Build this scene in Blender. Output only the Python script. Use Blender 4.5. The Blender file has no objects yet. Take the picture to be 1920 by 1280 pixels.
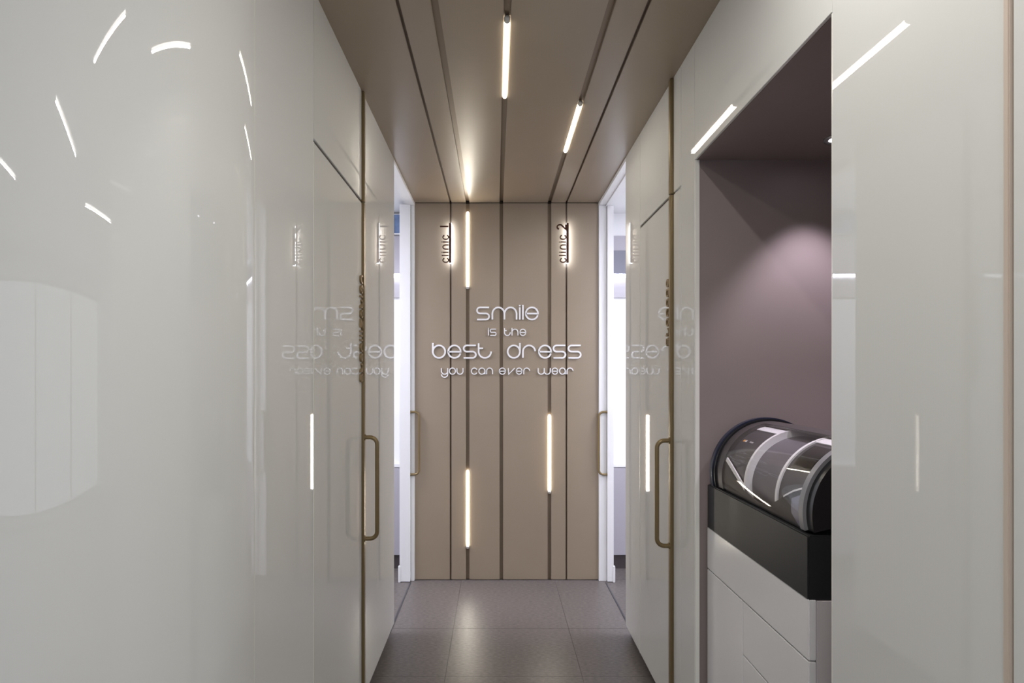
import bpy, bmesh, math, random
from mathutils import Vector, Matrix
R = math.radians
sc = bpy.context.scene
col = sc.collection

# ------------------------------------------------------------------ camera
EYE = 1.4233
cam_d = bpy.data.cameras.new('camera')
cam_d.sensor_width = 36.0
cam_d.lens = 1048.0 / 1920.0 * 36.0
cam_d.shift_x = 30.0 / 1920.0
cam_d.shift_y = 60.0 / 1920.0
cam_d.clip_start = 0.02
cam = bpy.data.objects.new('camera', cam_d)
cam.location = (0, 0, EYE)
cam.rotation_euler = (R(90), 0, 0)
col.objects.link(cam)
sc.camera = cam

# ------------------------------------------------------------------ world (daylight outside the shopfront)
w = bpy.data.worlds.new('daylight')
sc.world = w
w.use_nodes = True
w.node_tree.nodes['Background'].inputs[0].default_value = (0.86, 0.90, 1.0, 1)
w.node_tree.nodes['Background'].inputs[1].default_value = 0.7

# ------------------------------------------------------------------ exposure
sc.view_settings.view_transform = 'Standard'
sc.view_settings.look = 'None'
sc.view_settings.gamma = 1.0
sc.view_settings.use_curve_mapping = False
sc.view_settings.exposure = 0.88
sc.cycles.use_denoising = True
sc.cycles.max_bounces = 9
sc.cycles.diffuse_bounces = 4
sc.cycles.glossy_bounces = 4
sc.cycles.transmission_bounces = 8
sc.cycles.sample_clamp_indirect = 6.0

BAR_W = 0.68            # corridor LED tubes, watts of light per tube
RECEPTION_W = 3.3
CLINIC_W = 24.0
GLOW = 6.0              # brightness of the opal tubes themselves
SPOT_WATT = 13.0

# ------------------------------------------------------------------ helpers
def mat(name, base, rough=0.5, metal=0.0, ior=1.5, coat=0.0, coat_rough=0.02, noise=None, bump=None,
        emit=None, alpha=1.0, trans=0.0):
    m = bpy.data.materials.new(name)
    m.use_nodes = True
    nt = m.node_tree
    p = nt.nodes['Principled BSDF']
    p.inputs['Base Color'].default_value = (*base, 1)
    p.inputs['Roughness'].default_value = rough
    p.inputs['Metallic'].default_value = metal
    p.inputs['IOR'].default_value = ior
    p.inputs['Coat Weight'].default_value = coat
    p.inputs['Coat Roughness'].default_value = coat_rough
    p.inputs['Transmission Weight'].default_value = trans
    tc = nt.nodes.new('ShaderNodeTexCoord')
    if noise:
        scale, amount, stretch = noise
        mp = nt.nodes.new('ShaderNodeMapping')
        mp.inputs['Scale'].default_value = stretch
        nt.links.new(tc.outputs['Object'], mp.inputs[0])
        n = nt.nodes.new('ShaderNodeTexNoise')
        n.inputs['Scale'].default_value = scale
        n.inputs['Detail'].default_value = 6
        nt.links.new(mp.outputs[0], n.inputs['Vector'])
        r = nt.nodes.new('ShaderNodeValToRGB')
        r.color_ramp.elements[0].position = 0.3
        r.color_ramp.elements[1].position = 0.7
        r.color_ramp.elements[0].color = (*[c * (1 - amount) for c in base], 1)
        r.color_ramp.elements[1].color = (*[min(1, c * (1 + amount)) for c in base], 1)
        nt.links.new(n.outputs['Fac'], r.inputs[0])
        nt.links.new(r.outputs[0], p.inputs['Base Color'])
    if bump:
        scale, strength, dist = bump
        geo = nt.nodes.new('ShaderNodeNewGeometry')
        n = nt.nodes.new('ShaderNodeTexNoise')
        n.inputs['Scale'].default_value = scale
        n.inputs['Detail'].default_value = 2 if scale < 10 else 5
        nt.links.new(geo.outputs['Position'], n.inputs['Vector'])
        b = nt.nodes.new('ShaderNodeBump')
        b.inputs['Strength'].default_value = strength
        b.inputs['Distance'].default_value = dist
        nt.links.new(n.outputs['Fac'], b.inputs['Height'])
        nt.links.new(b.outputs[0], p.inputs['Normal'])
        if coat:
            nt.links.new(b.outputs[0], p.inputs['Coat Normal'])
    if emit:
        p.inputs['Emission Color'].default_value = (*emit[0], 1)
        p.inputs['Emission Strength'].default_value = emit[1]
    return m

M = {
    'glass': mat('back_painted_glass', (0.705, 0.713, 0.690), 0.0, ior=1.56),
    'glass_wavy': mat('back_painted_glass_wavy', (0.705, 0.713, 0.690), 0.0, ior=1.56, bump=(2.6, 0.06, 0.004)),
    'glass_edge': mat('glass_edge', (0.80, 0.80, 0.74), 0.2),
    'taupe': mat('taupe_satin_panel', (0.315, 0.248, 0.178), 0.36, ior=1.6, noise=(3.0, 0.03, (1, 1, 1))),
    'groove': mat('groove_dark', (0.06, 0.042, 0.03), 0.6),
    'groove_fill': mat('groove_fill', (0.13, 0.09, 0.062), 0.6),
    'channel': mat('bronze_channel', (0.20, 0.15, 0.105), 0.4, metal=0.3),
    'gold': mat('gold_anodised', (0.23, 0.168, 0.082), 0.33, metal=0.45),
    'gold_letter': mat('gold_letter', (0.27, 0.195, 0.10), 0.4, metal=0.4),
    'floor': mat('floor_vinyl', (0.135, 0.118, 0.112), 0.38, ior=1.5, noise=(45, 0.30, (1, 3.0, 1)), bump=(160, 0.10, 0.002)),
    'joint': mat('floor_joint', (0.05, 0.044, 0.042), 0.8),
    'track': mat('floor_track', (0.10, 0.10, 0.11), 0.35, metal=0.6),
    'white': mat('white_paint', (0.86, 0.86, 0.87), 0.4),
    'plaster': mat('white_plaster', (0.80, 0.80, 0.80), 0.8),
    'mauve': mat('mauve_paint', (0.258, 0.214, 0.203), 0.55, noise=(4, 0.02, (1, 1, 1))),
    'letter_white': mat('letter_white', (0.90, 0.89, 0.90), 0.4),
    'copper': mat('dark_copper', (0.12, 0.060, 0.045), 0.22, metal=0.9),
    'pale_strip': mat('pale_beige_strip', (0.60, 0.51, 0.43), 0.4),
    'led_warm': mat('led_tube_warm', (0.9, 0.88, 0.8), 0.4, emit=((1.0, 0.92, 0.77), GLOW)),
    'led_reception': mat('led_tube_reception', (0.9, 0.88, 0.8), 0.4, emit=((1.0, 0.965, 0.92), GLOW)),
    'led_cool': mat('led_cool', (0.9, 0.9, 0.95), 0.4, emit=((0.90, 0.93, 1.0), 14.0)),
    'led_halo': mat('led_halo', (0.9, 0.9, 0.95), 0.4, emit=((0.80, 0.88, 1.0), 17.0)),
    'led_clinic': mat('led_clinic', (0.9, 0.9, 0.95), 0.4, emit=((0.87, 0.88, 1.0), 2.5)),
    'cap': mat('tube_cap', (0.62, 0.60, 0.56), 0.4),
    'cabinet': mat('cabinet_lacquer', (0.76, 0.76, 0.765), 0.16, ior=1.5),
    'cabinet_side': mat('cabinet_side', (0.60, 0.57, 0.57), 0.4),
    'machine_grey': mat('machine_grey', (0.018, 0.019, 0.020), 0.42, ior=1.36),
    'machine_cover': mat('machine_cover', (0.010, 0.010, 0.011), 0.5),
    'machine_black': mat('machine_black', (0.010, 0.010, 0.011), 0.25),
    'machine_navy': mat('machine_navy', (0.018, 0.024, 0.045), 0.25),
    'machine_taupe': mat('machine_taupe', (0.060, 0.052, 0.052), 0.35),
    'machine_inner': mat('machine_inner', (0.125, 0.115, 0.132), 0.45),
    'machine_ring': mat('machine_ring', (0.22, 0.22, 0.23), 0.3),
    'machine_white': mat('machine_white', (0.85, 0.84, 0.86), 0.35),
    'machine_lilac': mat('machine_lilac', (0.20, 0.20, 0.27), 0.2),
    'machine_housing': mat('machine_housing', (0.062, 0.057, 0.061), 0.35),
    'screen': mat('dark_screen', (0.022, 0.020, 0.018), 0.06),
    'orange': mat('orange_print', (0.75, 0.36, 0.08), 0.5),
    'print': mat('pale_print', (0.55, 0.53, 0.55), 0.5),
    'lamp_metal': mat('lamp_metal', (0.60, 0.60, 0.60), 0.3, metal=0.7),
    'spot_glow': mat('spot_glow', (0.9, 0.9, 0.9), 0.4, emit=((0.93, 0.90, 1.0), 5.0)),
    'lilac_cab': mat('lilac_cabinet', (0.42, 0.40, 0.44), 0.35),
    'dark_cab': mat('dark_glass_door', (0.20, 0.20, 0.24), 0.08),
    'dark_box': mat('dark_box', (0.06, 0.05, 0.05), 0.5),
    'picture': mat('picture_blue', (0.16, 0.24, 0.42), 0.4, noise=(5, 0.8, (1, 1, 1))),
    'mullion': mat('mullion', (0.25, 0.24, 0.24), 0.4),
}

def pane_material():
    m = bpy.data.materials.new('window_pane')
    m.use_nodes = True
    nt = m.node_tree
    nt.nodes.clear()
    out = nt.nodes.new('ShaderNodeOutputMaterial')
    mix = nt.nodes.new('ShaderNodeMixShader')
    tr = nt.nodes.new('ShaderNodeBsdfTransparent')
    gl = nt.nodes.new('ShaderNodeBsdfGlossy')
    gl.inputs['Roughness'].default_value = 0.0
    lw = nt.nodes.new('ShaderNodeLayerWeight')
    lw.inputs['Blend'].default_value = 0.5
    pw = nt.nodes.new('ShaderNodeMath'); pw.operation = 'POWER'; pw.inputs[1].default_value = 4.0
    ma = nt.nodes.new('ShaderNodeMath'); ma.operation = 'MULTIPLY_ADD'
    ma.inputs[1].default_value = 0.55; ma.inputs[2].default_value = 0.018
    nt.links.new(lw.outputs['Facing'], pw.inputs[0])
    nt.links.new(pw.outputs[0], ma.inputs[0])
    nt.links.new(ma.outputs[0], mix.inputs[0])
    nt.links.new(tr.outputs[0], mix.inputs[1])
    nt.links.new(gl.outputs[0], mix.inputs[2])
    nt.links.new(mix.outputs[0], out.inputs[0])
    return m
M['pane'] = pane_material()
M['dome'] = pane_material()
M['dome'].name = 'clear_acrylic'
for k in ('led_clinic',):
    M[k].cycles.emission_sampling = 'NONE'      # the lamps in their builders carry the light

def obj(name, mesh, m, parent=None):
    o = bpy.data.objects.new(name, mesh)
    col.objects.link(o)
    if m is not None and not mesh.materials:
        mesh.materials.append(M[m])
    if parent is not None:
        o.parent = parent
    return o

def mesh_of(name, verts, faces, smooth=False):
    me = bpy.data.meshes.new(name)
    me.from_pydata([tuple(v) for v in verts], [], faces)
    me.update()
    if smooth:
        me.polygons.foreach_set('use_smooth', [True] * len(me.polygons))
    return me

def from_bm(name, bm, smooth=False):
    bmesh.ops.recalc_face_normals(bm, faces=bm.faces)
    me = bpy.data.meshes.new(name)
    bm.to_mesh(me)
    bm.free()
    if smooth:
        me.polygons.foreach_set('use_smooth', [True] * len(me.polygons))
    return me

def add_box(bm, x0, x1, y0, y1, z0, z1, bev=0.0, seg=2):
    t = bmesh.new()
    bmesh.ops.create_cube(t, size=1)
    for v in t.verts:
        v.co = Vector(((x0 + x1) / 2 + v.co.x * (x1 - x0), (y0 + y1) / 2 + v.co.y * (y1 - y0), (z0 + z1) / 2 + v.co.z * (z1 - z0)))
    if bev:
        bmesh.ops.bevel(t, geom=t.edges[:], offset=bev, segments=seg, affect='EDGES')
    tm = bpy.data.meshes.new('tmp')
    t.to_mesh(tm); t.free()
    bm.from_mesh(tm)
    bpy.data.meshes.remove(tm)

def box(name, m, x0, x1, y0, y1, z0, z1, parent=None, bev=0.0):
    bm = bmesh.new()
    add_box(bm, min(x0, x1), max(x0, x1), min(y0, y1), max(y0, y1), min(z0, z1), max(z0, z1), bev)
    return obj(name, from_bm(name, bm), m, parent)

def structure(o):
    o['kind'] = 'structure'
    return o

def tag(o, label, cat, group=None):
    o['label'] = label
    o['category'] = cat
    if group:
        o['group'] = group
    return o

def empty(name, loc=(0, 0, 0)):
    o = bpy.data.objects.new(name, None)
    o.empty_display_size = 0.05
    o.location = loc
    col.objects.link(o)
    return o

def adopt(o, parent):
    """parent o to an empty that was moved: keep world coordinates"""
    o.parent = parent
    o.matrix_parent_inverse = Matrix.Translation(parent.location).inverted()
    return o

def tube_mesh(name, pts, r, n=14, closed_caps=True):
    """round tube along a polyline of Vectors"""
    pts = [Vector(p) for p in pts]
    verts, faces = [], []
    T0 = (pts[1] - pts[0]).normalized()
    up = Vector((0, 0, 1)) if abs(T0.z) < 0.9 else Vector((1, 0, 0))
    nrm = T0.cross(up).normalized()
    for i, p in enumerate(pts):
        if i == 0: T = pts[1] - pts[0]
        elif i == len(pts) - 1: T = pts[-1] - pts[-2]
        else: T = (pts[i + 1] - pts[i]).normalized() + (pts[i] - pts[i - 1]).normalized()
        T.normalize()
        nrm = (nrm - T * nrm.dot(T)).normalized()
        bi = T.cross(nrm)
        rr = r[i] if isinstance(r, (list, tuple)) else r
        for k in range(n):
            a = 2 * math.pi * k / n
            verts.append(p + nrm * (rr * math.cos(a)) + bi * (rr * math.sin(a)))
    for i in range(len(pts) - 1):
        for k in range(n):
            a, b = i * n + k, i * n + (k + 1) % n
            faces.append((a, b, b + n, a + n))
    if closed_caps:
        faces.append(tuple(range(n - 1, -1, -1)))
        faces.append(tuple((len(pts) - 1) * n + k for k in range(n)))
    me = mesh_of(name, verts, faces)
    me.polygons.foreach_set('use_smooth', [True] * len(me.polygons))
    me.set_sharp_from_angle(angle=R(50))
    return me

# ------------------------------------------------------------------ main dimensions (metres)
XL, XR = -0.559, 0.706          # glass faces of the corridor walls
H = 2.600                       # ceiling
D = 3.854                       # end wall
ROOM_Y = 4.11                   # far wall of the clinic rooms
DOOR_Z = 2.137
ZB = 0.055                      # glass starts above a recessed dark plinth

# ------------------------------------------------------------------ floor: slab and tiles
floor = structure(box('floor', 'joint', -4.0, 3.6, -4.6, 4.3, -0.12, -0.0035))
TX, TY = 0.6438, 0.496
ROWS = [3.124 - TY * k for k in range(15, -1, -1)] + [3.862, 4.3]
row_mesh = {}
for y0, y1 in zip(ROWS, ROWS[1:]):
    ln = round(y1 - y0, 4)
    if ln not in row_mesh:
        tbm = bmesh.new()
        add_box(tbm, 0.0007, TX - 0.0007, 0.0007, ln - 0.0007, -0.0035, 0.0)
        row_mesh[ln] = from_bm('tile', tbm)
        row_mesh[ln].materials.append(M['floor'])
    for i in range(-5, 5):
        x = -0.2385 + i * TX
        t = obj('tile', row_mesh[ln], None, floor)
        t.location = (x, y0, 0)

# ------------------------------------------------------------------ ceiling and end wall: taupe panels with grooves
THIN, WIDE = 0.011, 0.024
GROOVES = [(-0.3126, THIN), (-0.195, WIDE), (0.037, WIDE), (0.368, WIDE), (0.4855, THIN)]
CEIL_Y0 = -0.45
ceiling = structure(box('ceiling', 'groove', XL - 0.06, XR + 0.09, CEIL_Y0, D + 0.20, H + 0.034, H + 0.14))
wall_back = structure(box('wall_back', 'groove', XL - 0.0008, XR + 0.0008, D + 0.034, D + 0.24, 0.0, H + 0.03))
edges = [XL - 0.012]
for g, wd in GROOVES:
    edges += [g - wd / 2, g + wd / 2]
edges.append(XR + 0.012)
for k in range(0, len(edges), 2):
    box('panel', 'taupe', edges[k], edges[k + 1], CEIL_Y0, D - 0.004, H, H + 0.0335, ceiling, 0.0012)
    x0 = edges[k] if k else XL - 0.001
    x1 = edges[k + 1] if k + 2 < len(edges) else XR + 0.001
    box('panel', 'taupe', x0, x1, D, D + 0.0335, 0.004, H - 0.003, wall_back, 0.0012)
for g, wd in GROOVES:
    dp, cm = (0.013, 'channel') if wd == WIDE else (0.012, 'groove_fill')
    box('channel', cm, g - wd / 2, g + wd / 2, CEIL_Y0, D - 0.004, H + dp, H + 0.033, ceiling)
    box('channel', cm, g - wd / 2, g + wd / 2, D + dp, D + 0.033, 0.004, H - 0.003, wall_back)

# ------------------------------------------------------------------ LED tubes set in the grooves
def lamp(parent, loc, normal, along, sx, sy, watt, color):
    ld = bpy.data.lights.new('lamp_light', 'AREA')
    ld.shape = 'RECTANGLE'
    ld.size, ld.size_y = sx, sy
    ld.energy = watt
    ld.color = color
    lo = bpy.data.objects.new('lamp_light', ld)
    col.objects.link(lo)
    zz = -Vector(normal).normalized(); xx = Vector(along).normalized(); yy = zz.cross(xx)
    m3 = Matrix((xx, yy, zz)).transposed().to_4x4()
    m3.translation = Vector(loc)
    lo.matrix_world = m3
    lo.parent = parent
    lo.matrix_parent_inverse = Matrix.Translation(parent.location).inverted()

def led_tube(a, b, label, group, power='led_warm', cap_at=0, r=0.0098, n=(0, 0, -1)):
    a, b = Vector(a), Vector(b)
    L = (b - a).length
    t = (b - a) / L
    root = empty('led_tube_light', a)
    tag(root, label, 'light', group)
    pts, rad = [], []
    for s, q in ((0, 0.55), (0.004, 0.85), (0.011, 1.0)):
        pts.append(a + t * s); rad.append(r * q)
    for s, q in ((0.011, 1.0), (0.004, 0.85), (0, 0.55)):
        pts.append(b - t * s); rad.append(r * q)
    adopt(obj('diffuser', tube_mesh('diffuser', pts, rad, 16), power), root)
    warm = power == 'led_warm'
    lamp(root, (a + b) / 2 + Vector(n) * (r + 0.002), n, t, L - 0.01, 2 * r, BAR_W if warm else RECEPTION_W * L / 0.53,
         (1.0, 0.92, 0.77) if warm else (1.0, 0.965, 0.92))
    for k in ([cap_at] if cap_at in (0, 1) else [0, 1]):
        p, d = (a, -t) if k == 0 else (b, t)
        adopt(obj('end_cap', tube_mesh('end_cap', [p - d * 0.002, p + d * 0.010, p + d * 0.014], [r * 1.12, r * 1.12, r * 0.7], 16), 'cap'), root)
    return root

zc = H + 0.002
cg = 'led tubes in the taupe ceiling'
led_tube((0.037, 1.865, zc), (0.037, 2.385, zc), 'led tube in middle ceiling groove, nearer of the two seen overhead', cg)
led_tube((0.368, 2.444, zc), (0.368, 2.970, zc), 'led tube in right ceiling groove, nearer to the beige end wall', cg)
led_tube((0.037, -0.08, zc), (0.037, 0.47, zc), 'led tube overhead mirrored steeply in the curved glass on the left', cg, 'led_reception')
led_tube((0.368, 0.63, zc), (0.368, 1.165, zc), 'led tube overhead mirrored as arched streak in curved glass', cg, 'led_reception')
yw = D - 0.002
wg = 'led tubes in the end wall'
led_tube((-0.195, yw, 2.019), (-0.195, yw, 2.537), 'upper led tube on end wall beside the clinic 1 sign', wg, n=(0, -1, 0))
led_tube((-0.195, yw, 0.232), (-0.195, yw, 0.757), 'lowest led tube on the left of the beige end wall', wg, n=(0, -1, 0))
led_tube((0.368, yw, 0.611), (0.368, yw, 1.140), 'led tube on right of end wall below the slogan', wg, n=(0, -1, 0))

# ------------------------------------------------------------------ glass wall panels
def glass_box(name, side, y0, y1, z0, z1, parent=None, proud=0.0, thick=0.008, swing=0.0):
    """a sheet of back-painted glass in the left (-1) or right (+1) corridor wall; swing turns it about its far edge"""
    xf = XL if side < 0 else XR
    x0, x1 = (xf - thick, xf) if side < 0 else (xf, xf + thick)
    x0 -= side * proud; x1 -= side * proud
    o = box(name, 'glass', x0, x1, y0 + 0.0012, y1 - 0.0012, z0, z1, parent, 0.0012)
    if swing:
        me = o.data
        c = Vector((xf, y1, 0))
        me.transform(Matrix.Translation(c) @ Matrix.Rotation(swing, 4, 'Z') @ Matrix.Translation(-c))
    return o

# left wall: backing, panels
WT = 0.050
ARC_C = Vector((-0.9499, 1.3241)); ARC_R = 0.38; ARC_A = R(0.6)    # round column of bent glass
def arc_pt(th, r):
    a = ARC_A + th
    return ARC_C.x + r * math.cos(a), ARC_C.y - r * math.sin(a)
wl = structure(box('wall_left', 'plaster', XL - 0.009 - WT, XL - 0.0085, 1.735, 3.06, ZB, H))
glass_box('panel', -1, 1.3235, 1.713, ZB, H, wl, swing=-R(2.6))
def curved_sheet(name, r, thick, z0, z1, m, parent, n=64, th1=R(89.4)):
    verts, faces = [], []
    for i in range(n + 1):
        th = th1 * i / n
        for rr in (r, r - thick):
            x, y = arc_pt(th, rr)
            verts += [(x, y, z0), (x, y, z1)]
    for i in range(n):
        a = i * 4; b = a + 4
        faces += [(a, b, b + 1, a + 1), (a + 2, a + 3, b + 3, b + 2), (a + 1, b + 1, b + 3, a + 3), (a, a + 2, b + 2, b)]
    faces += [(0, 1, 3, 2), (n * 4, n * 4 + 2, n * 4 + 3, n * 4 + 1)]
    me = mesh_of(name, verts, faces, True)
    me.set_sharp_from_angle(angle=R(30))
    return obj(name, me, m, parent)
curved_sheet('curved_panel', ARC_R - 0.0008, 0.008, 0.008, H, 'glass', wl)
box('seam_profile', 'glass_edge', XL - 0.0250, XL - 0.0112, 1.3205, 1.3232, 0.008, H, wl)
glass_box('panel', -1, 1.7135, 2.325, DOOR_Z + 0.008, H, wl)
box('seam_profile', 'glass_edge', XL - 0.0075, XL + 0.0012, 1.7122, 1.7152, ZB, DOOR_Z - 0.004, wl)
box('reveal', 'groove', XL - 0.0084, XL - 0.006, 1.735, 2.325, DOOR_Z - 0.004, DOOR_Z + 0.010, wl)
glass_box('panel', -1, 2.352, 3.067, ZB, H, wl)
box('panel_end', 'white', XL - 0.009 - WT, XL - 0.0005, 3.0605, 3.0665, ZB, H, wl)
structure(box('baseboard_left', 'dark_box', XL - 0.055, XL - 0.028, 1.40, 3.06, 0.0, ZB - 0.001))

# right wall: backing in pieces, panels
wr = structure(box('wall_right', 'plaster', XR + 0.0085, XR + 0.009 + WT, 2.02, 3.038, ZB, H))
glass_box('panel', 1, 2.740, 3.045, ZB, H, wr)
glass_box('panel', 1, 2.252, 2.740, DOOR_Z + 0.008, H, wr)
box('seam_profile', 'glass_edge', XR - 0.0016, XR + 0.0075, 2.7380, 2.7410, ZB, DOOR_Z - 0.004, wr)
box('reveal', 'groove', XR + 0.006, XR + 0.0084, 2.252, 2.738, DOOR_Z - 0.004, DOOR_Z + 0.010, wr)
glass_box('panel', 1, 2.132, 2.222, ZB, DOOR_Z - 0.003, wr)
glass_box('panel', 1, 2.132, 2.222, DOOR_Z + 0.005, H, wr)
glass_box('panel', 1, 1.988, 2.132, ZB, H, wr)
lint = glass_box('panel', 1, 1.1745, 1.988, 2.182, H, wr)
lint.data.materials.clear(); lint.data.materials.append(M['glass_wavy'])
glass_box('panel', 1, 0.775, 1.1745, 0.012, H, wr)
glass_box('panel', 1, -0.45, 0.7646, 0.012, H, wr)
box('panel_end', 'white', XR + 0.0005, XR + 0.06, 3.0385, 3.0445, ZB, H, wr)
box('panel_edge', 'glass_edge', XR + 0.0015, XR + 0.016, 1.9835, 1.9885, 0.012, 2.181, wr)
box('panel_edge', 'glass_edge', XR + 0.0015, XR + 0.016, 1.1747, 1.1787, 0.012, 2.181, wr)
box('lintel_backing', 'plaster', XR + 0.0085, XR + 0.06, 1.12, 2.019, 2.215, H, wr)
box('near_backing', 'plaster', XR + 0.0085, XR + 0.06, -0.45, 1.119, 0.0, H, wr)

# ------------------------------------------------------------------ hidden doors in the glass walls, gold edge strips, pulls
def pull_pts(x0, out, y, z0, z1, rad=0.030, n=7):
    """D shaped pull: leaves the wall at x0, bows by out (signed), runs from z1 down to z0"""
    s = 1 if out > 0 else -1
    xo = x0 + out
    pts = [Vector((x0, y, z1)), Vector((xo - s * rad, y, z1))]
    for k in range(1, n + 1):
        a = math.pi / 2 * k / n
        pts.append(Vector((xo - s * rad + s * rad * math.sin(a), y, z1 - rad + rad * math.cos(a))))
    for k in range(0, n + 1):
        a = math.pi / 2 * k / n
        pts.append(Vector((xo - s * rad + s * rad * math.cos(a), y, z0 + rad - rad * math.sin(a))))
    pts.append(Vector((x0, y, z0)))
    return pts

def add_handle(parent, x0, out, y, z0, z1, r=0.0088):
    h = obj('handle', tube_mesh('handle', pull_pts(x0, out, y, z0, z1), r, 16), 'gold', parent)
    s = 1 if out > 0 else -1
    for z in (z0, z1):
        obj('rosette', tube_mesh('rosette', [Vector((x0, y, z)), Vector((x0 + s * 0.004, y, z))], r * 1.45, 16), 'gold', h)
    h['label'] = 'gold tubular D-shaped pull handle'
    return h

door1 = structure(glass_box('door_1', -1, 1.7155, 2.325, ZB, DOOR_Z - 0.004))
e = box('edge_strip', 'gold', XL - 0.0085, XL + 0.010, 2.328, 2.349, ZB - 0.002, DOOR_Z - 0.002, door1, 0.0015)
e['label'] = 'gold anodised edge strip'
add_handle(door1, XL + 0.010, 0.052, 2.3385, 0.733, 1.1565)
structure(box('trim_1', 'gold', XL - 0.0085, XL + 0.010, 2.328, 2.349, DOOR_Z + 0.002, H - 0.001, None, 0.0015))

door2 = structure(glass_box('door_2', 1, 2.252, 2.738, ZB, DOOR_Z - 0.004))
e = box('edge_strip', 'gold', XR - 0.012, XR + 0.0085, 2.226, 2.249, ZB - 0.002, DOOR_Z - 0.002, door2, 0.0015)
e['label'] = 'gold anodised edge strip'
add_handle(door2, XR - 0.012, -0.050, 2.2375, 0.734, 1.155)
structure(box('trim_2', 'gold', XR - 0.012, XR + 0.0085, 2.226, 2.249, DOOR_Z + 0.002, H - 0.001, None, 0.0015))
structure(box('trim_3', 'pale_strip', XR - 0.004, XR + 0.0085, 0.7652, 0.7746, 0.0, H - 0.001, None, 0.0015))
structure(box('baseboard_right', 'dark_box', XR + 0.028, XR + 0.055, 2.02, 3.036, 0.0, ZB - 0.001))

# ------------------------------------------------------------------ clinic doorways: white sliding leaves, headers, tracks
d3 = structure(box('door_3', 'white', XL - 0.099, XL - 0.026, 3.812, 4.10, 0.004, H - 0.022, None, 0.002))
add_handle(d3, XL - 0.026, 0.058, 3.823, 0.733, 1.1600, 0.0078)
box('bottom_guide', 'white', XL - 0.108, XL - 0.092, 3.806, 3.83, 0.0, 0.11, d3, 0.002)
structure(box('trim_8', 'white', XL - 0.024, XL - 0.001, 3.836, 3.90, 0.0, H - 0.022, None, 0.001))
d4 = structure(box('door_4', 'white', XR + 0.054, XR + 0.097, 3.812, 4.10, 0.004, H - 0.031, None, 0.002))
add_handle(d4, XR + 0.054, -0.056, 3.823, 0.733, 1.1600, 0.0078)
box('bottom_guide', 'white', XR + 0.092, XR + 0.106, 3.806, 3.83, 0.0, 0.11, d4, 0.002)
structure(box('trim_9', 'white', XR + 0.001, XR + 0.052, 3.836, 3.90, 0.0, H - 0.022, None, 0.001))
structure(box('trim_4', 'white', XL - 0.060, XL, 3.067, D, H - 0.021, H - 0.0005, None, 0.001))
t5 = structure(box('trim_5', 'white', XR, XR + 0.045, 3.045, D, H - 0.021, H - 0.0005, None, 0.001))
box('inner_header', 'white', XR + 0.0455, XR + 0.087, 3.045, D, H - 0.030, H - 0.0005, t5)
structure(box('trim_6', 'track', XL - 0.029, XL - 0.019, 3.067, 3.804, 0.0, 0.003))
structure(box('trim_7', 'track', XR + 0.038, XR + 0.048, 3.045, 3.804, 0.0, 0.003))

# ------------------------------------------------------------------ clinic rooms
def room_box(name, m, *a):
    return structure(box(name, m, *a))
room_box('wall_clinic_1_far', 'white', -3.3, XL - 0.002, ROOM_Y, ROOM_Y + 0.1, 0.0, H)
room_box('wall_clinic_1_side', 'white', -3.4, -3.3, 1.5, ROOM_Y + 0.1, 0.0, H)
room_box('wall_clinic_1_near', 'white', -3.3, XL - 0.061, 1.5, 1.6, 0.0, H)
room_box('ceiling_clinic_1', 'white', -3.4, XL - 0.061, 1.5, ROOM_Y + 0.1, H, H + 0.1)
room_box('wall_clinic_2_far', 'white', XR + 0.002, 3.3, ROOM_Y, ROOM_Y + 0.1, 0.0, H)
room_box('wall_clinic_2_side', 'white', 3.3, 3.4, 2.1, ROOM_Y + 0.1, 0.0, H)
room_box('wall_clinic_2_near', 'white', XR + 0.061, 3.3, 2.07, 2.15, 0.0, H)
room_box('ceiling_clinic_2', 'white', XR + 0.0905, 3.4, 2.07, ROOM_Y + 0.1, H, H + 0.1)

def clinic_panel(x0, x1, y0, y1, label):
    root = empty('ceiling_panel_light', ((x0 + x1) / 2, (y0 + y1) / 2, H))
    tag(root, label, 'light', 'clinic ceiling panels')
    adopt(box('frame', 'white', x0, x1, y0, y1, H - 0.012, H - 0.0005, None, 0.002), root)
    adopt(box('diffuser', 'led_clinic', x0 + 0.02, x1 - 0.02, y0 + 0.02, y1 - 0.02, H - 0.014, H - 0.0125), root)
    lamp(root, ((x0 + x1) / 2, (y0 + y1) / 2, H - 0.016), (0, 0, -1), (1, 0, 0), x1 - x0 - 0.04, y1 - y0 - 0.04, CLINIC_W, (0.87, 0.88, 1.0))
clinic_panel(-2.2, -1.3, 2.55, 3.45, 'square led ceiling panel in the left clinic room')
clinic_panel(1.45, 2.35, 2.55, 3.45, 'square led ceiling panel in the right clinic room')

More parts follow.
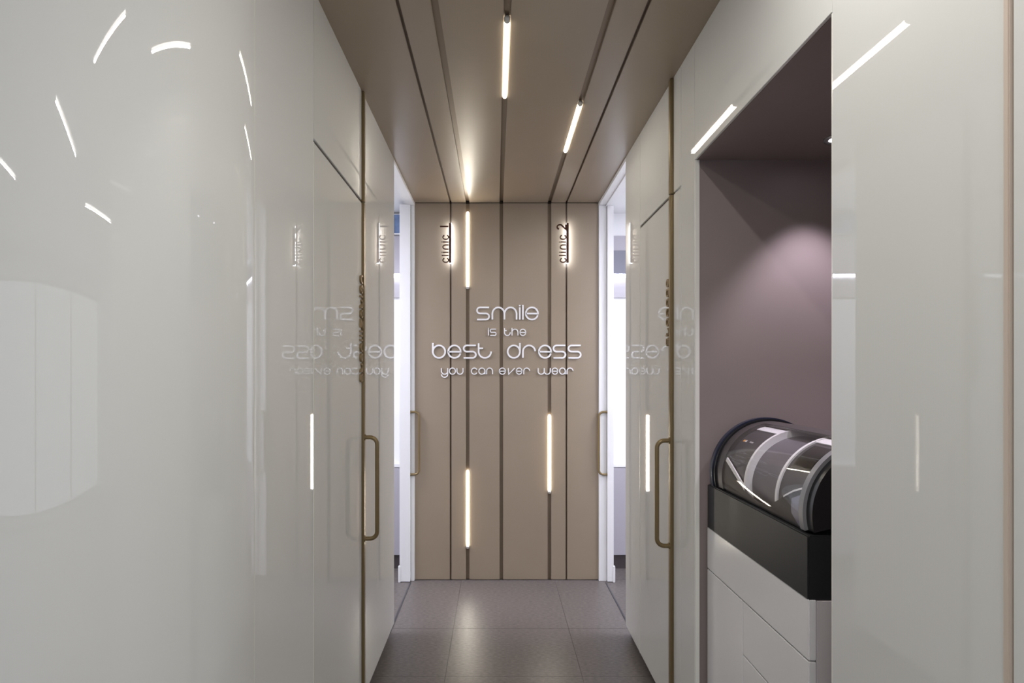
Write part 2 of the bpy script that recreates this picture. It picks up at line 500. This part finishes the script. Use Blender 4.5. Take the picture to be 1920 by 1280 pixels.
def clinic_units(s, x0, x1):
    """fittings on the far wall of a clinic room, s = -1 left, +1 right"""
    side = 'left' if s < 0 else 'right'
    y1 = ROOM_Y - 0.001
    cab = empty('wall_cabinet', ((x0 + x1) / 2, y1, 1.9))
    tag(cab, f'lilac-grey wall cabinet seen through the {side} clinic doorway', 'cabinet', 'clinic wall cabinets')
    yf = y1 - 0.02
    adopt(box('body', 'lilac_cab', x0, x1, yf, y1, 1.98, 2.43, None), cab)
    n = 4
    for k in range(n):
        a = x0 + (x1 - x0) * k / n; b = x0 + (x1 - x0) * (k + 1) / n
        adopt(box('door', 'dark_cab' if s > 0 else 'lilac_cab', a + 0.002, b - 0.002, yf - 0.014, yf - 0.0005, 2.15, 2.32 if s > 0 else 2.26, None, 0.002), cab)
    strip = box('led_strip_light', 'led_cool', x0, x1, yf - 0.014, yf - 0.001, 2.128, 2.148)
    tag(strip, f'thin white led strip on the wall cabinet in the {side} clinic', 'light', 'clinic led strips')
    base = empty('base_cabinet', ((x0 + x1) / 2, y1, 0))
    tag(base, f'low white cabinet at far wall of the {side} clinic', 'cabinet', 'clinic base cabinets')
    adopt(box('body', 'lilac_cab', x0, x1, y1 - 0.03, y1, 0.10, 0.74), base)
    adopt(box('plinth', 'dark_box', x0, x1, y1 - 0.025, y1, 0.0, 0.099), base)
    adopt(box('top', 'white', x0, x1, y1 - 0.04, y1, 0.741, 0.765, None, 0.002), base)
    for k in range(n):
        a = x0 + (x1 - x0) * k / n; b = x0 + (x1 - x0) * (k + 1) / n
        adopt(box('door', 'lilac_cab', a + 0.002, b - 0.002, y1 - 0.044, y1 - 0.0305, 0.104, 0.735, None, 0.002), base)
clinic_units(-1, -2.6, -0.66)
clinic_units(1, 0.82, 2.6)
pic = empty('framed_picture', (-1.0, ROOM_Y - 0.02, 2.43))
tag(pic, 'blue framed picture high on the wall of the left clinic', 'picture')
adopt(box('frame', 'white', -1.3, -0.68, ROOM_Y - 0.045, ROOM_Y - 0.022, 2.435, 2.585, None, 0.002), pic)
adopt(box('print', 'picture', -1.29, -0.69, ROOM_Y - 0.0475, ROOM_Y - 0.0455, 2.443, 2.577), pic)

# ------------------------------------------------------------------ niche in the right wall
NY0, NY1, NX1, NZ = 1.165, 1.989, 1.36, 2.182
structure(box('wall_niche_far', 'mauve', XR + 0.0165, NX1, NY1, NY1 + 0.03, 0.0, NZ + 0.03))
structure(box('wall_niche_near', 'mauve', XR + 0.0605, NX1, NY0 - 0.04, NY0, 0.0, NZ + 0.03))
structure(box('wall_niche_back', 'mauve', NX1, NX1 + 0.04, NY0 - 0.04, NY1 + 0.03, 0.0, NZ + 0.03))
structure(box('ceiling_niche', 'mauve', XR + 0.0085, NX1, NY0 + 0.0005, NY1 - 0.0005, NZ, NZ + 0.03))

def downlight(x, y, label):
    root = empty('downlight', (x, y, NZ))
    tag(root, label, 'light', 'niche downlights')
    def ring(r0, r1, z0, z1, n=28):
        v, f = [], []
        for k in range(n):
            a = 2 * math.pi * k / n
            for r, z in ((r0, z0), (r1, z0), (r1, z1), (r0, z1)):
                v.append((x + r * math.cos(a), y + r * math.sin(a), z))
        for k in range(n):
            b = ((k + 1) % n) * 4; a = k * 4
            for q in range(4):
                f.append((a + q, a + (q + 1) % 4, b + (q + 1) % 4, b + q))
        return mesh_of('ring', v, f, True)
    adopt(obj('trim_ring', ring(0.026, 0.040, NZ - 0.006, NZ - 0.0005), 'lamp_metal'), root)
    adopt(obj('lens', tube_mesh('lens', [Vector((x, y, NZ - 0.0035)), Vector((x, y, NZ - 0.001))], 0.0255, 20), 'spot_glow'), root)
    ld = bpy.data.lights.new('downlight_beam', 'SPOT')
    ld.energy = SPOT_WATT
    ld.color = (0.94, 0.84, 1.0)
    ld.spot_size = R(84); ld.spot_blend = 0.6
    ld.shadow_soft_size = 0.02
    lo = bpy.data.objects.new('beam', ld)
    col.objects.link(lo)
    lo.location = (x, y, NZ - 0.012)
    adopt(lo, root)
downlight(1.100, 1.800, 'small recessed downlight in niche ceiling nearest the lit mauve wall')
downlight(1.100, 1.380, 'small recessed downlight in niche ceiling nearest the wide glass panel')

# ------------------------------------------------------------------ drawer cabinet in the niche
CX0, CY0, CY1, CTOP = 0.7455, 1.332, 1.972, 0.883
cab = empty('drawer_cabinet', (1.0, 1.65, 0))
tag(cab, 'white lacquered drawer cabinet carrying the dental milling machine', 'cabinet')
def cpart(name, m, *a, bev=0.0015):
    return adopt(box(name, m, *a, None, bev), cab)
cpart('body', 'cabinet_side', CX0 + 0.0195, 1.30, CY0 + 0.001, CY1, 0.06, CTOP - 0.002)
cpart('plinth', 'dark_box', CX0 + 0.06, 1.28, CY0 + 0.01, CY1 - 0.01, 0.0, 0.0595)
VS = 1.688
g = 0.0018
cpart('drawer', 'cabinet', CX0, CX0 + 0.018, CY0, CY1, 0.737 + g, CTOP)
cpart('door', 'cabinet', CX0, CX0 + 0.018, VS + g, CY1, 0.07, 0.737 - g)
for z0, z1 in ((0.575, 0.737), (0.413, 0.575), (0.251, 0.413), (0.07, 0.251)):
    cpart('drawer', 'cabinet', CX0, CX0 + 0.018, CY0, VS - g, z0 + g, z1 - g)

# ------------------------------------------------------------------ dental milling machine
AX, AZ = 0.929, 1.0825
mm = empty('milling_machine', (AX, 1.65, CTOP))
tag(mm, 'dark grey dental milling machine with clear cylindrical dome in the niche', 'machine')
def mpart(name, mesh, m):
    return adopt(obj(name, mesh, m), mm)
# base with recessed top: outer box minus a rim
TZ = 1.0355
bm = bmesh.new()
x0, x1, y0, y1 = CX0 - 0.001, 1.16, CY0 + 0.002, CY1 - 0.004
rim = 0.016
prof = [(x0, y0), (x1, y0), (x1, y1), (x0, y1)]
inn = [(x0 + rim, y0 + rim), (x1 - rim, y0 + rim), (x1 - rim, y1 - rim), (x0 + rim, y1 - rim)]
V = [bm.verts.new((x, y, CTOP + 0.001)) for x, y in prof] + [bm.verts.new((x, y, TZ)) for x, y in prof] + \
    [bm.verts.new((x, y, TZ)) for x, y in inn] + [bm.verts.new((x, y, TZ - 0.05)) for x, y in inn]
for k in range(4):
    n = (k + 1) % 4
    bm.faces.new((V[k], V[n], V[4 + n], V[4 + k]))
    bm.faces.new((V[4 + k], V[4 + n], V[8 + n], V[8 + k]))
    bm.faces.new((V[8 + k], V[8 + n], V[12 + n], V[12 + k]))
bm.faces.new(V[0:4]); bm.faces.new(V[12:16])
bmesh.ops.bevel(bm, geom=[e for e in bm.edges if all(v.co.z > TZ - 0.001 for v in e.verts) or abs(e.verts[0].co.z - e.verts[1].co.z) > 0.1], offset=0.003, segments=2, affect='EDGES')
mpart('base', from_bm('base', bm), 'machine_grey')

def arc_shell(name, r0, r1, ya, yb, a0, a1, n=48, ny=1, smooth=True):
    """curved slab round the machine axis between radii r0<r1, lengths ya..yb and angles (deg; 90 = up, 180 = towards the corridor);
    a0/a1 may be functions of y"""
    fa0 = a0 if callable(a0) else (lambda y: a0)
    fa1 = a1 if callable(a1) else (lambda y: a1)
    verts, faces = [], []
    idx = {}
    for j in range(ny + 1):
        y = ya + (yb - ya) * j / ny
        for i in range(n + 1):
            a = R(fa0(y) + (fa1(y) - fa0(y)) * i / n)
            for k, r in enumerate((r0, r1)):
                idx[(j, i, k)] = len(verts)
                verts.append((AX + r * math.cos(a), y, AZ + r * math.sin(a)))
    nsm = 0
    for j in range(ny):
        for i in range(n):
            for k in (0, 1):
                faces.append((idx[j, i, k], idx[j + 1, i, k], idx[j + 1, i + 1, k], idx[j, i + 1, k]))
    nsm = len(faces)
    for i in range(n):
        for j in (0, ny):
            faces.append((idx[j, i, 0], idx[j, i + 1, 0], idx[j, i + 1, 1], idx[j, i, 1]))
    for j in range(ny):
        for i in (0, n):
            faces.append((idx[j, i, 0], idx[j, i, 1], idx[j + 1, i, 1], idx[j + 1, i, 0]))
    bm = bmesh.new()
    me = mesh_of(name, verts, faces)
    bm.from_mesh(me)
    bmesh.ops.recalc_face_normals(bm, faces=bm.faces)
    bm.to_mesh(me); bm.free()
    me.polygons.foreach_set('use_smooth', [True] * len(me.polygons))
    me.set_sharp_from_angle(angle=R(30))
    return me

LO, HI = -14.0, 194.0
mpart('end_flange', arc_shell('end_flange', 0.02, 0.190, 1.914, 1.934, LO, HI, 64), 'machine_navy')
mpart('flange_lip', arc_shell('flange_lip', 0.176, 0.186, 1.900, 1.9135, LO, HI, 64), 'machine_black')
mpart('far_ring', arc_shell('far_ring', 0.150, 0.1795, 1.855, 1.8995, LO, HI, 64), 'machine_taupe')
mpart('hood', arc_shell('hood', 0.172, 0.1795, 1.386, 1.8545, LO, 102, 40), 'machine_taupe')
mpart('dome', arc_shell('dome', 0.1765, 0.1785, 1.386, 1.8545, 102.4, HI, 48), 'dome')
mpart('near_ring', arc_shell('near_ring', 0.150, 0.1795, 1.366, 1.3855, LO, HI, 64), 'machine_ring')
mpart('near_cap', arc_shell('near_cap', 0.02, 0.171, 1.340, 1.3655, LO, HI, 64), 'machine_black')
mpart('left_housing', arc_shell('left_housing', 0.02, 0.166, 1.712, 1.8545, LO, HI, 56), 'machine_housing')
mpart('drum', arc_shell('drum', 0.02, 0.150, 1.5225, 1.7115, LO, HI, 56), 'machine_inner')
mpart('right_housing', arc_shell('right_housing', 0.02, 0.166, 1.386, 1.510, LO, HI, 56), 'machine_housing')
mpart('hoop', arc_shell('hoop', 0.150, 0.1705, 1.700, 1.7117, LO, HI, 64), 'machine_white')
mpart('hoop', arc_shell('hoop', 0.150, 0.1705, 1.5105, 1.5215, LO, HI, 64), 'machine_white')
mpart('light_bar', arc_shell('light_bar', 0.1665, 0.1695, 1.716, 1.850, 103, 113, 6), 'machine_white')
mpart('light_bar', arc_shell('light_bar', 0.1665, 0.1695, 1.392, 1.5085, 103, 113, 6), 'machine_white')
scr = mpart('display', arc_shell('display', 0.1662, 0.1690, 1.398, 1.490, 118, 147, 14), 'machine_black')
s2 = adopt(obj('screen', arc_shell('screen', 0.1692, 0.1705, 1.407, 1.481, 121, 144, 14), 'screen'), scr)
s2.matrix_parent_inverse = Matrix.Translation(mm.location).inverted() @ Matrix.Identity(4)
s2.parent = scr
s2.matrix_parent_inverse = Matrix.Identity(4)
# front cover with a wave shaped upper edge
WAVE = [(1.38, 160), (1.426, 166), (1.465, 173), (1.50, 180), (1.555, 188), (1.62, 191), (1.68, 186), (1.71, 180), (1.76, 172), (1.81, 165), (1.86, 159)]
def wave(y):
    for (ya, aa), (yb, ab) in zip(WAVE, WAVE[1:]):
        if y <= yb:
            return aa + (ab - aa) * (y - ya) / (yb - ya)
    return WAVE[-1][1]
mpart('cover_lip', arc_shell('cover_lip', 0.1700, 0.1745, 1.388, 1.470, lambda y: wave(y) - 0.7, lambda y: wave(y) + 0.9, 3, 20), 'machine_white')
mpart('cover_lip', arc_shell('cover_lip', 0.1700, 0.1745, 1.70, 1.8540, lambda y: wave(y) - 1.2, lambda y: wave(y) + 3.0, 3, 30), 'machine_white')
mpart('front_cover', arc_shell('front_cover', 0.1708, 0.1738, 1.3865, 1.8540, wave, 206, 10, 40), 'machine_cover')
mpart('side_pane', arc_shell('side_pane', 0.1741, 0.1752, 1.390, 1.428, lambda y: 167 + (y - 1.39) * 150, lambda y: 196 - (y - 1.39) * 300, 10, 6), 'machine_lilac')
mpart('mark', arc_shell('mark', 0.1662, 0.1668, 1.826, 1.838, 132, 134.6, 2), 'orange')
mpart('mark', arc_shell('mark', 0.1662, 0.1668, 1.814, 1.825, 132, 134.6, 2), 'print')
for k in range(4):
    mpart('mark', arc_shell('mark', 0.1662, 0.1668, 1.772 + k * 0.006, 1.7755 + k * 0.006, 132.3, 134.2, 2), 'print')

# ------------------------------------------------------------------ lettering (stroke alphabet)
def ell(cx, cy, rx, ry, a0, a1, n=20):
    return [(cx + rx * math.cos(R(a0 + (a1 - a0) * k / n)), cy + ry * math.sin(R(a0 + (a1 - a0) * k / n))) for k in range(n + 1)]
O = ell(.5, .5, .5, .5, 0, 360, 40)
GL = {
    's': [[(1, 1)] + ell(.27, .75, .27, .25, 90, 270) + ell(.73, .25, .27, .25, 90, -90) + [(0, 0)]],
    'm': [[(0, 0)] + ell(.25, .45, .25, .55, 180, 0) + [(.5, 0)], ell(.75, .45, .25, .55, 180, 0) + [(1, 0)]],
    'i': [[(.5, 0), (.5, 1)], [(.5, 1.10), (.5, 1.20)]],
    'l': [[(.5, 0), (.5, 1.20)]],
    'e': [[(0, .49), (1, .49)] + ell(.5, .5, .5, .5, 0, 344, 40)],
    't': [[(0, 1.17)] + ell(.5, .5, .5, .5, 180, 362) , [(0, .77), (.36, .77)]],
    'h': [[(0, 1.2), (0, 0)], [(0, .45)] + ell(.5, .5, .5, .5, 180, 0) + [(1, 0)]],
    'b': [[(0, 1.2), (0, .5)], O],
    'd': [[(1, 1.2), (1, .5)], O],
    'r': [[(0, 0)] + ell(.5, .5, .5, .5, 180, 4)],
    'y': [[(0, 1)] + ell(.5, .5, .5, .5, 180, 360) , [(1, 1), (1, 0)] + ell(.5, 0, .5, .5, 0, -178)],
    'o': [O],
    'u': [[(0, 1)] + ell(.5, .5, .5, .5, 180, 360) + [(1, 1)]],
    'c': [ell(.5, .5, .5, .5, 28, 332, 32)],
    'a': [O, [(1, .5), (1, 0)]],
    'n': [[(0, 0)] + ell(.5, .5, .5, .5, 180, 0) + [(1, 0)]],
    'v': [[(0, 1), (.06, 0), (1, 1)]],
    'w': [[(0, 1)] + ell(.25, .45, .25, .45, 180, 360) + [(.5, 1)], [(.5, .45)] + ell(.75, .45, .25, .45, 180, 360) + [(1, 1)]],
    'z': [[(0, 1), (1, 1), (0, 0), (1, 0)]],
    'g': [O, [(1, 1), (1, 0)] + ell(.5, 0, .5, .45, 0, -150)],
    '1': [[(.5, 0), (.5, 1.5)]],
    '2': [ell(.5, 1.0, .5, .5, 160, -30, 18) + [(0, 0), (1, 0)]],
}
def ribbon(bm, pts, wd, z0, z1, place):
    """flat stroke of width wd through 2d pts, extruded from z0 to z1; place maps (u, v, depth) to 3d"""
    closed = (Vector(pts[0]) - Vector(pts[-1])).length < 1e-6
    P = [Vector(p) for p in pts]
    Q = [P[0]]
    for p in P[1:]:
        if (p - Q[-1]).length > 1e-6: Q.append(p)
    if closed: Q.pop()
    n = len(Q)
    L, Rr = [], []
    for i in range(n):
        if closed or 0 < i < n - 1:
            a = (Q[i] - Q[i - 1]).normalized(); b = (Q[(i + 1) % n] - Q[i]).normalized()
        elif i == 0:
            a = b = (Q[1] - Q[0]).normalized()
        else:
            a = b = (Q[-1] - Q[-2]).normalized()
        t = a + b
        t = t.normalized() if t.length > 1e-6 else a
        nn = Vector((-t.y, t.x))
        k = 1.0 / max(0.45, nn.dot(Vector((-a.y, a.x))))
        L.append(Q[i] + nn * (wd / 2 * k)); Rr.append(Q[i] - nn * (wd / 2 * k))
    vs = []
    for i in range(n):
        vs.append([bm.verts.new(place(*L[i], z0)), bm.verts.new(place(*Rr[i], z0)), bm.verts.new(place(*Rr[i], z1)), bm.verts.new(place(*L[i], z1))])
    m = n if closed else n - 1
    for i in range(m):
        a, b = vs[i], vs[(i + 1) % n]
        for q in range(4):
            bm.faces.new((a[q], b[q], b[(q + 1) % 4], a[(q + 1) % 4]))
    if not closed:
        bm.faces.new(vs[0]); bm.faces.new(vs[-1][::-1])

def letter(ch, u0, u1, v0, xh, st, place, z0, z1, m, parent):
    """ch in the box u0..u1, baseline v0, x-height xh, stroke st"""
    bm = bmesh.new()
    for k, pl in enumerate(GL[ch]):
        pts = [(u0 + st / 2 + p[0] * (u1 - u0 - st), v0 + st / 2 + p[1] * (xh - st)) for p in pl]
        # straight ends reach the outline
        ribbon(bm, pts, st, z0 + 0.0004 * k, z1 + 0.0004 * k, place)
    o = obj('letter', from_bm('letter', bm), m, parent)
    return o

K = 271.92          # scale on the end wall: units of the lettering layout per metre
slogan = empty('slogan_lettering', (0.13, D, EYE + 0.12))
tag(slogan, 'white raised slogan lettering reading smile is the best dress you can ever wear', 'lettering')
def wall_place(u, v, d):
    return (u / K - slogan.location.x, D - d - slogan.location.y, v / K + EYE - slogan.location.z)
LINES = [
    (-600.6, 25.7, 3.0, [('s', 893, 918.6), ('m', 921.6, 970), ('i', 972, 977), ('l', 977.8, 982.8), ('e', 984.3, 1010)]),
    (-629.8, 13.6, 1.8, [('i', 914, 918), ('s', 918.2, 931), ('t', 945, 957.6), ('h', 959, 972), ('e', 974, 986.5)]),
    (-672.2, 26.2, 3.0, [('b', 810.3, 836.4), ('e', 839.2, 865.3), ('s', 868, 893.8), ('t', 896, 922.3), ('d', 950.4, 976.2), ('r', 978.8, 1004.8), ('e', 1008.8, 1034.5), ('s', 1036, 1061.3), ('s', 1064, 1090)]),
    (-702.2, 13.3, 1.8, [('y', 827, 840.6), ('o', 842, 855), ('u', 856, 869.2), ('c', 883, 895.8), ('a', 897, 910.2), ('n', 911.6, 924.4),
                         ('e', 935.5, 948.6), ('v', 952, 966), ('e', 967, 979.6), ('r', 981, 994), ('w', 1008, 1032.4), ('e', 1034, 1046.4), ('a', 1048, 1060.6), ('r', 1062, 1075)]),
]
for base, xh, st, ls in LINES:
    for ch, a, b in ls:
        letter(ch, a - 930, b - 930, base + 700, xh, st, wall_place, 0.0015, 0.011, 'letter_white', slogan)

# clinic signs: vertical bar with a halo behind it, letters reading upwards
def clinic_sign(xbar, digit, label):
    root = empty('clinic_sign', (xbar, D, EYE + (700 - 458) / K))
    tag(root, label, 'sign', 'clinic number signs')
    ox, oy, oz = root.location
    z0, z1 = EYE + (700 - 495) / K, EYE + (700 - 421) / K
    hw = 2.2 / K
    def rb(name, m, *a, bev=0.0):
        return adopt(box(name, m, *a, None, bev), root)
    b = rb('bar', 'copper', xbar - hw, xbar + hw, D - 0.044, D - 0.034, z0, z1, bev=0.0008)
    rb('backlight', 'led_halo', xbar - hw * 0.95, xbar + hw * 1.0, D - 0.0335, D - 0.030, z0 - 0.002, z1 + 0.002)
    for zz in (z0 + 0.03, z1 - 0.03):
        rb('standoff', 'copper', xbar - 0.002, xbar + 0.002, D - 0.0299, D + 0.030, zz - 0.002, zz + 0.002)
    bx = xbar - hw                       # baseline of the upright text
    def place(u, v, d):
        return (bx - v / K - ox, D - d - oy, u / K + EYE - oz)
    for ch, a, b2 in (('c', 485.0, 494.8), ('l', 478.6, 483.6), ('i', 472.8, 477.8), ('n', 460.6, 470.4), ('i', 453.7, 458.7), ('c', 442.4, 452.2)):
        letter(ch, 700 - b2, 700 - a, -0.3, 12.6, 2.0, place, 0.034, 0.044, 'copper', root)
    if digit == '1':
        letter('1', 700 - 429.8, 700 - 424.8, 0.0, 12.6, 2.3, place, 0.034, 0.044, 'copper', root)
    else:
        letter('2', 700 - 433.6, 700 - 423.0, 0.0, 13.0, 2.4, place, 0.034, 0.044, 'copper', root)
clinic_sign(-0.3126, '1', 'dark copper backlit clinic sign ending in 1, beside the upper led tube')
clinic_sign(0.4880, '2', 'dark copper backlit clinic sign ending in 2, nearer the right doorway')

# gold door words next to the edge strips (reading upwards)
def door_word(word, side, y_base, z0, z1, xh, label):
    xf = XL if side < 0 else XR
    root = empty('door_lettering', (xf, y_base, (z0 + z1) / 2))
    tag(root, label, 'lettering', 'gold door lettering')
    ox, oy, oz = root.location
    wts = [0.34 if c in 'il' else 1.0 for c in word]
    gap = 0.18
    unit = (z1 - z0) / (sum(wts) + gap * (len(word) - 1))
    z = z0
    def place(u, v, d):
        # text runs upwards; seen from the corridor the letter tops point to the left
        y = y_base - v if side < 0 else y_base + v
        return (xf - side * d - ox, y - oy, u - oz)
    for c, wt in zip(word, wts):
        letter(c, z, z + wt * unit, 0.0, xh, 0.0065, place, 0.0002, 0.009, 'gold_letter', root)
        z += (wt + gap) * unit
door_word('sterilization', -1, 2.318, 1.388, 1.828, 0.034, 'gold lettering reading sterilization upwards on left glass door')
door_word('storage', 1, 2.260, 1.535, 1.808, 0.036, 'gold lettering running upwards on right glass door by its strip')

# ------------------------------------------------------------------ reception behind the camera (seen in the curved glass)
structure(box('ceiling_reception', 'plaster', -4.0, 3.6, -4.6, CEIL_Y0 - 0.001, H, H + 0.1))
structure(box('ceiling_reception_left', 'plaster', -4.0, XL - 0.061, CEIL_Y0, 1.40, H, H + 0.1))
structure(box('wall_reception_front', 'plaster', -4.0, -0.94, 0.944, 1.0, 0.0, H))
structure(box('wall_reception_left', 'plaster', -4.1, -4.0, -4.6, 1.4, 0.0, H))
structure(box('wall_reception_right', 'plaster', 3.6, 3.7, -4.6, 1.1, 0.0, H))
structure(box('wall_reception_side', 'plaster', XR + 0.061, 3.6, -0.45, -0.35, 0.0, H))
rg = 'led tubes on the reception ceiling'
led_tube((-0.30, -0.70, H - 0.012), (0.33, -1.22, H - 0.012), 'slanting reception led tube nearest the corridor, behind the viewer', rg, 'led_reception', 2)
led_tube((-1.45, -1.72, H - 0.012), (-1.03, -2.14, H - 0.012), 'slanting reception led tube on the left, behind the viewer', rg, 'led_reception', 2)
led_tube((1.06, -2.03, H - 0.012), (2.20, -1.78, H - 0.012), 'long reception led tube on the right, behind the viewer', rg, 'led_reception', 2)
led_tube((-2.6, -0.6, H - 0.012), (-2.2, 0.2, H - 0.012), 'slanting reception led tube far left, behind the viewer', rg, 'led_reception', 2)
# shopfront: low wall, head, mullions, panes
YB = -4.6
wb = structure(box('wall_front_shop', 'plaster', -4.0, 3.6, YB - 0.1, YB, 0.0, 0.06))
box('head', 'plaster', -4.0, 3.6, YB - 0.1, YB, 2.32, H, wb)
for k in range(4):
    a, b = -4.0 + 1.9 * k, -4.0 + 1.9 * (k + 1)
    win = structure(box(f'window_{k + 1}', 'pane', a + 0.03, b - 0.03, YB - 0.06, YB - 0.05, 0.09, 2.29))
    for nm, c in (('frame', (a, a + 0.03, YB - 0.08, YB - 0.02, 0.06, 2.32)), ('frame', (b - 0.03, b, YB - 0.08, YB - 0.02, 0.06, 2.32)),
                  ('frame', (a + 0.03, b - 0.03, YB - 0.08, YB - 0.02, 0.06, 0.09)), ('frame', (a + 0.03, b - 0.03, YB - 0.08, YB - 0.02, 2.29, 2.32))):
        box(nm, 'mullion', *c, win)

# daylight portals in the shopfront openings (guide the sky light, emit nothing)
for k in range(4):
    pd = bpy.data.lights.new('daylight_portal', 'AREA')
    pd.shape = 'RECTANGLE'
    pd.size, pd.size_y = 1.84, 2.20
    pd.cycles.is_portal = True
    po = bpy.data.objects.new('daylight_portal', pd)
    col.objects.link(po)
    po.location = (-4.0 + 1.9 * (k + 0.5), YB - 0.045, 1.19)
    po.rotation_euler = (R(90), 0, 0)
